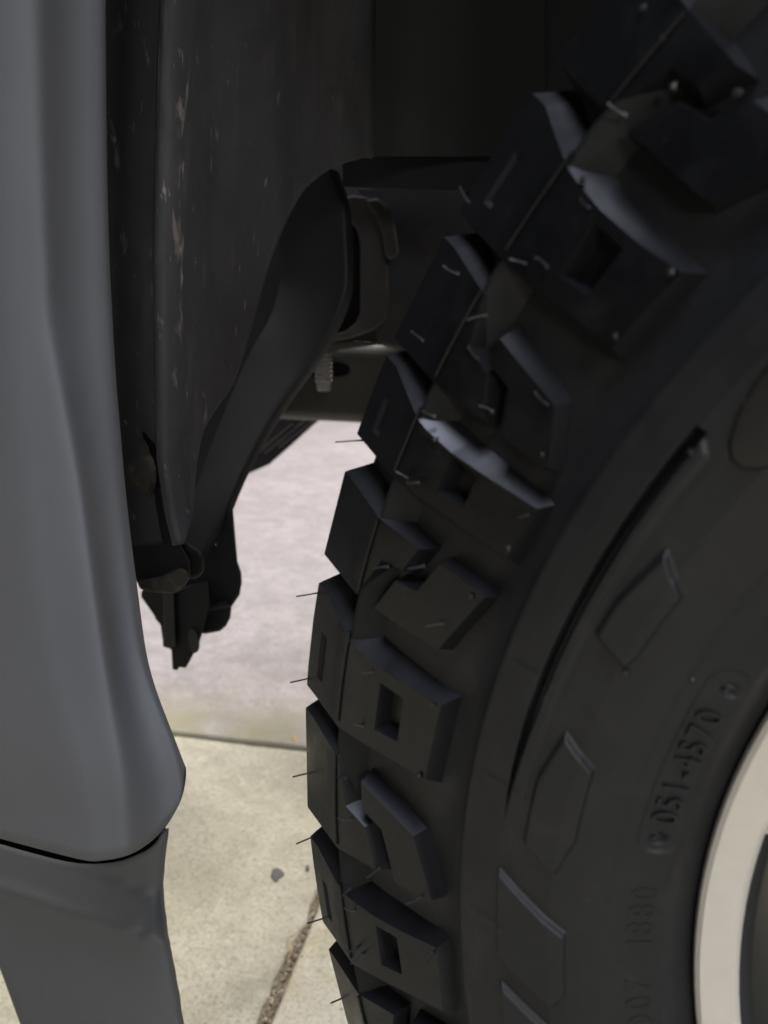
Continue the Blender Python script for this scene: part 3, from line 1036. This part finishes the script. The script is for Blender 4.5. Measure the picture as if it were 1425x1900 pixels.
# curved black arm from the chassis down to the lower bracket
def sweep(name, ctr, mat, nseg=36, n=8, power=6.0):
    """ctr: (u, v, y, width px, depth m)"""
    C = []
    for u, v, y, wpx, dm in ctr:
        p = at(u, v, y)
        t_ = (p - Vector(CAM)).dot(Vector(FWD))
        C.append([p.x, p.y, p.z, wpx * t_ / FPX / 2, dm / 2])
    C = catmull(C, n)
    rows = []
    for i in range(len(C)):
        p = Vector(C[i][:3])
        tan = Vector(C[min(i + 1, len(C) - 1)][:3]) - Vector(C[max(i - 1, 0)][:3])
        tan.normalize()
        view = (p - Vector(CAM)).normalized()
        ya = Vector((0, 1, 0)); ya = (ya - tan * ya.dot(tan)).normalized()
        ax = tan.cross(ya).normalized()
        row = []
        for k in range(nseg):
            a_ = 2 * math.pi * k / nseg
            ca_, sa_ = math.cos(a_), math.sin(a_)
            sx = math.copysign(abs(ca_) ** (2 / power), ca_); sy_ = math.copysign(abs(sa_) ** (2 / power), sa_)
            row.append(list(p + ax * sx * C[i][3] + ya * sy_ * C[i][4]))
        rows.append(row)
    return grid_mesh(name, np.array(rows), mat, None, True, True)
arm = tl(sweep('curved_arm', [(575, 330, .39, 120, .016), (580, 400, .388, 160, .016), (586, 470, .385, 158, .016), (584, 540, .38, 158, .016), (556, 615, .365, 140, .016), (504, 700, .34, 126, .015), (461, 780, .315, 110, .014), (424, 860, .29, 100, .013), (392, 940, .266, 92, .012), (366, 1010, .25, 66, .011), (352, 1062, .24, 44, .010)], M['black']), truck)
tl(prism('dark_backing', px([(250, 250), (600, 250), (600, 560), (520, 650), (455, 770), (432, 860), (400, 930), (360, 980), (250, 980)], .47), .004, M['liner_shaded'], None, 0), liner)  # dark sheet added to block the bright gap between liner and arm
# chassis rail end with its flange
rail = tl(prism('chassis_flange', px([(620, 372), (655, 362), (684, 366), (702, 382), (716, 420), (720, 470), (722, 560), (716, 592), (695, 612), (650, 628), (604, 636), (600, 628), (640, 616), (660, 600), (668, 580), (668, 450), (662, 425), (645, 402)], .46), .05, M['frame'], None, .004), truck)
tl(prism('chassis_gap', px([(600, 380), (645, 396), (666, 428), (671, 470), (671, 590), (655, 612), (620, 620), (560, 620), (560, 380)], .475), .03, M['hole_shade'], None, 0), rail)
tl(prism('bump_stop', px([(676, 372), (700, 366), (722, 384), (734, 416), (742, 470), (728, 482), (716, 478), (708, 430), (694, 396)], .44), .05, M['frame'], None, .006), rail)
tl(prism('chassis_plate', px([(660, 345), (860, 345), (900, 470), (900, 640), (760, 650), (700, 640), (690, 520), (690, 400)], .52), .02, M['frame'], None, .003), rail)
# cross beam
beam = tl(prism('cross_beam', px([(380, 628), (560, 632), (720, 640), (1000, 650), (1000, 815), (720, 790), (660, 785), (560, 780), (480, 776), (380, 772)], .56), .10, M['olive'], None, .016, 5), truck)
for p in beam.data.polygons: p.use_smooth = False
# slot in the beam beside the bolt
tl(prism('beam_slot', px([(553 + 0, 686), (560, 676), (580, 672), (600, 671), (630, 672), (645, 677), (650, 686), (645, 695), (630, 699), (600, 700), (572, 699), (558, 695)], .5588), .004, M['hole_shade'], None, 0), beam)
# threaded bolt
pb = at(600, 690, .50)
k = (pb - Vector(CAM)).dot(Vector(FWD)) / FPX
bm = bmesh.new()
ringsb = []
def ring(r, z):
    ringsb.append([bm.verts.new((pb.x + r * math.cos(a_), pb.y + r * math.sin(a_), pb.z + z)) for a_ in np.linspace(0, 2 * math.pi, 20, endpoint=False)])
R0, R1 = 15.2 * k, 18.5 * k
z = 45 * k
ring(R0, z)
nth = 8
for i in range(nth):
    f = i / nth
    rr = R1 * (1 - .10 * f)
    ring(R0 * (1 - .1 * f), z - .2 * 8.0 * k); ring(rr, z - .5 * 8.0 * k); ring(rr, z - .68 * 8.0 * k); ring(R0 * (1 - .1 * f), z - 8.0 * k)
    z -= 8.0 * k
ring(R0 * .86, z - 3 * k); ring(R0 * .84, z - 14 * k); ring(R0 * .7, z - 16 * k)
for a_, b_ in zip(ringsb[:-1], ringsb[1:]):
    for i in range(20):
        bm.faces.new((a_[i], a_[(i + 1) % 20], b_[(i + 1) % 20], b_[i]))
bm.faces.new(ringsb[-1]); bm.faces.new(ringsb[0][::-1])
bolt = tl(from_bm('hanging_bolt', bm, M['bolt'], None, False), truck)
tl(prism('bolt_plate', px([(540, 628), (700, 634), (700, 640), (628, 650), (624, 656), (578, 656), (574, 650), (540, 646)], .485), .05, M['olive'], None, .0015), bolt)

# slanted black guard further back
gd = tl(prism('slanted_guard', px([(440, 740), (620, 745), (600, 774), (587, 784), (545, 822), (500, 862), (455, 882), (440, 886)], .80), .02, M['black'], None, .003), truck)
for dx in (0, 26, 52):
    tl(prism('guard_rib', px([(462 + dx, 850 - dx * .4), (540 + dx, 786 - dx * .3), (545 + dx, 788 - dx * .3), (468 + dx, 853 - dx * .4)], .796), .006, M['frame'], None, .001), gd)

# lower bracket and its clip at the end of the arm
br = tl(prism('lower_bracket', px([(330, 1030), (372, 1040), (400, 1010), (431, 925), (436, 985), (441, 1042), (448, 1062), (449, 1082), (445, 1104), (430, 1126), (428, 1146), (420, 1162), (408, 1172), (376, 1178), (352, 1150), (330, 1100)], .262), .035, M['black'], None, .003), truck)
tl(prism('bracket_rib', px([(362, 1135), (382, 1122), (420, 1112), (428, 1126), (384, 1134), (372, 1150), (366, 1176), (358, 1176)], .257), .008, M['black'], None, .002), br)
tab = tl(prism('bracket_tab', px([(300, 1085), (345, 1088), (386, 1075), (390, 1120), (374, 1180), (369, 1196), (345, 1240), (331, 1238), (331, 1244), (320, 1243), (318, 1205), (302, 1200), (302, 1190), (298, 1160), (288, 1148), (286, 1142), (262, 1108), (262, 1096)], .250), .010, M['black'], None, .0015), br)
tl(prism('bracket_flange', px([(303, 1090), (322, 1092), (326, 1196), (318, 1204), (304, 1200)], .2465), .004, M['frame'], None, .001), br)
bm = bmesh.new()
c0 = at(357, 1190, .2475)
rr_ = 13 * .70 / FPX * 1.0
rg = []
for (f, dy) in ((1.0, .003), (1.0, .0008), (.88, 0), (.0, 0)):
    if f: rg.append([bm.verts.new(c0 + Vector((rr_ * f * math.cos(a_) * 1.0, dy, rr_ * f * math.sin(a_) * 1.9))) for a_ in np.linspace(0, 2 * math.pi, 24, endpoint=False)])
for a_, b_ in zip(rg[:-1], rg[1:]):
    for i in range(24):
        bm.faces.new((a_[i], a_[(i + 1) % 24], b_[(i + 1) % 24], b_[i]))
bm.faces.new(rg[-1])
tl(from_bm('bracket_plug', bm, M['frame']), br)

# ------------------------------------------------------------------ small things on the concrete
# grit and soil in the open joint
verts, faces = [], []
def grain(c, r, squash=.6):
    b = len(verts)
    a0 = random.uniform(0, 6.28)
    for k in range(5):
        a_ = a0 + k * 1.2566
        q = r * random.uniform(.6, 1.2)
        verts.append((c.x + q * math.cos(a_), c.y + q * math.sin(a_), c.z))
    verts.append((c.x + random.uniform(-.3, .3) * r, c.y + random.uniform(-.3, .3) * r, c.z + r * squash * random.uniform(.7, 1.4)))
    for k in range(5):
        faces.append((b + k, b + (k + 1) % 5, b + 5))
for i in range(5200):
    bb = random.uniform(-.6, C1J)
    aa = C2J + random.gauss(-.003, .0045) * (1.0 if random.random() < .85 else 2.2)
    p = E1 * aa + E2 * bb
    inside = C2J - .009 < aa < C2J + .0068
    p.z = -.009 + random.uniform(-.003, .004) if inside else (-.004 if aa < C2J else .0002)
    if aa > C2J + .004 and random.random() < .85: continue
    grain(p, random.choice([.0006, .0009, .0013, .0018, .0026]) * (1 if inside else .6))
for i in range(900):
    p = E1 * random.uniform(-1.3, C2J - .01) + E2 * random.uniform(-.3, C1J)
    p.z = -.004
    grain(p, random.choice([.0005, .0007, .001, .0016]))
for i in range(420):
    p = E1 * random.uniform(-1.5, .3) + E2 * (C1J + random.gauss(-.002, .004)); p.z = -.004
    grain(p, random.choice([.0006, .001, .0016]))
me = bpy.data.meshes.new('joint_grit'); me.from_pydata(verts, [], faces)
tag(link('joint_grit', me, M['grit']), 'fine grit and dry soil collected in the slab joints', 'grit', kind='stuff')
# packed soil fill of the joint
Pf = []
for bb in np.arange(-2.1, C1J, .01):
    row = []
    for aa in np.linspace(C2J - .011, C2J + .0075, 6):
        p = E1 * aa + E2 * bb
        row.append((p.x, p.y, -.011 + .003 * mnoise.noise((p.x * 60, p.y * 60, 0)) + (.002 if aa < C2J else 0)))
    Pf.append(row)
o = grid_mesh('joint_soil', np.array(Pf), M['soil'])
tag(o, 'brown packed soil filling the joint between the two near slabs', 'soil', kind='stuff')

def needle(pts, rad, label):
    C = catmull([list(p) for p in pts], 6)
    rows = []
    for i in range(len(C)):
        p = Vector(C[i]); tn = (Vector(C[min(i + 1, len(C) - 1)]) - Vector(C[max(i - 1, 0)])).normalized()
        a_ = tn.cross(Vector((0, 0, 1))).normalized(); b_ = tn.cross(a_)
        f = 1 if 0 < i < len(C) - 1 else .4
        rows.append([list(p + a_ * rad * f * math.cos(q) + b_ * rad * f * math.sin(q)) for q in np.linspace(0, 6.283, 6, endpoint=False)])
    P_ = np.array(rows); base = Vector(P_.reshape(-1, 3).mean(0)); base.z = -.004
    o = grid_mesh('pine_needle', P_ - np.array(base), M['needle'], None, True, True)
    o.location = base
    return tag(o, label, 'pine needle', 'pine needles in the slab joint')
gp = lambda u, v, z: onground(u, v, z)
needle([gp(532, 1735, .000), gp(538, 1750, .002), gp(540, 1766, .003), gp(534, 1783, .000)], .0007, 'longest curved dry pine needle lying in the joint')
needle([gp(537, 1752, .001), gp(535, 1765, .004), gp(526, 1776, .000)], .0006, 'short dry pine needle slanting left under the longest one')
needle([gp(537, 1738, .003), gp(543, 1735, .003), gp(548, 1729, .002)], .0009, 'short pale pine needle at the top of the needle tangle')
needle([gp(501, 1858, .001), gp(504, 1862, .002), gp(507, 1851, .001)], .0008, 'small bent pine needle lowest in the joint near the picture bottom')

def blob(name, outline, h, mat, label, cat, z):
    pts = [gp(u, v, z) for u, v in outline]
    c = sum(pts, Vector()) / len(pts)
    bm = bmesh.new()
    rg = []
    for f, up in ((1, 0), (.96, h * .7), (.8, h), (.4, h * 1.05)):
        rg.append([bm.verts.new((p - c) * f + Vector((0, 0, up + h * .12 * mnoise.noise(p * 90 + Vector((f, 0, 0)))))) for p in pts])
    for a_, b_ in zip(rg[:-1], rg[1:]):
        for i in range(len(pts)):
            bm.faces.new((a_[i], a_[(i + 1) % len(pts)], b_[(i + 1) % len(pts)], b_[i]))
    bm.faces.new(rg[-1])
    o = from_bm(name, bm, mat, None, True)
    o.location = c
    return tag(o, label, cat)
blob('flat_stone', [(501, 1628), (505, 1615), (513, 1611), (521, 1614), (528, 1621), (527, 1628), (517, 1634), (514, 1640), (507, 1637)], .0022, M['gum'], 'small dark grey flat stone lying on the beige slab', 'stone', -.004)
blob('leaf_scrap', [(541, 1369), (546, 1368), (552, 1378), (552, 1384), (545, 1385), (541, 1380)], .006, M['leaf'], 'small orange brown scrap of dry leaf at the far slab edge', 'leaf', -.004)
blob('pebble', [(567, 1612), (571, 1608), (574, 1612), (573, 1618), (568, 1619)], .004, M['gum'], 'tiny mossy pebble at the joint beside the tyre', 'pebble', -.004)
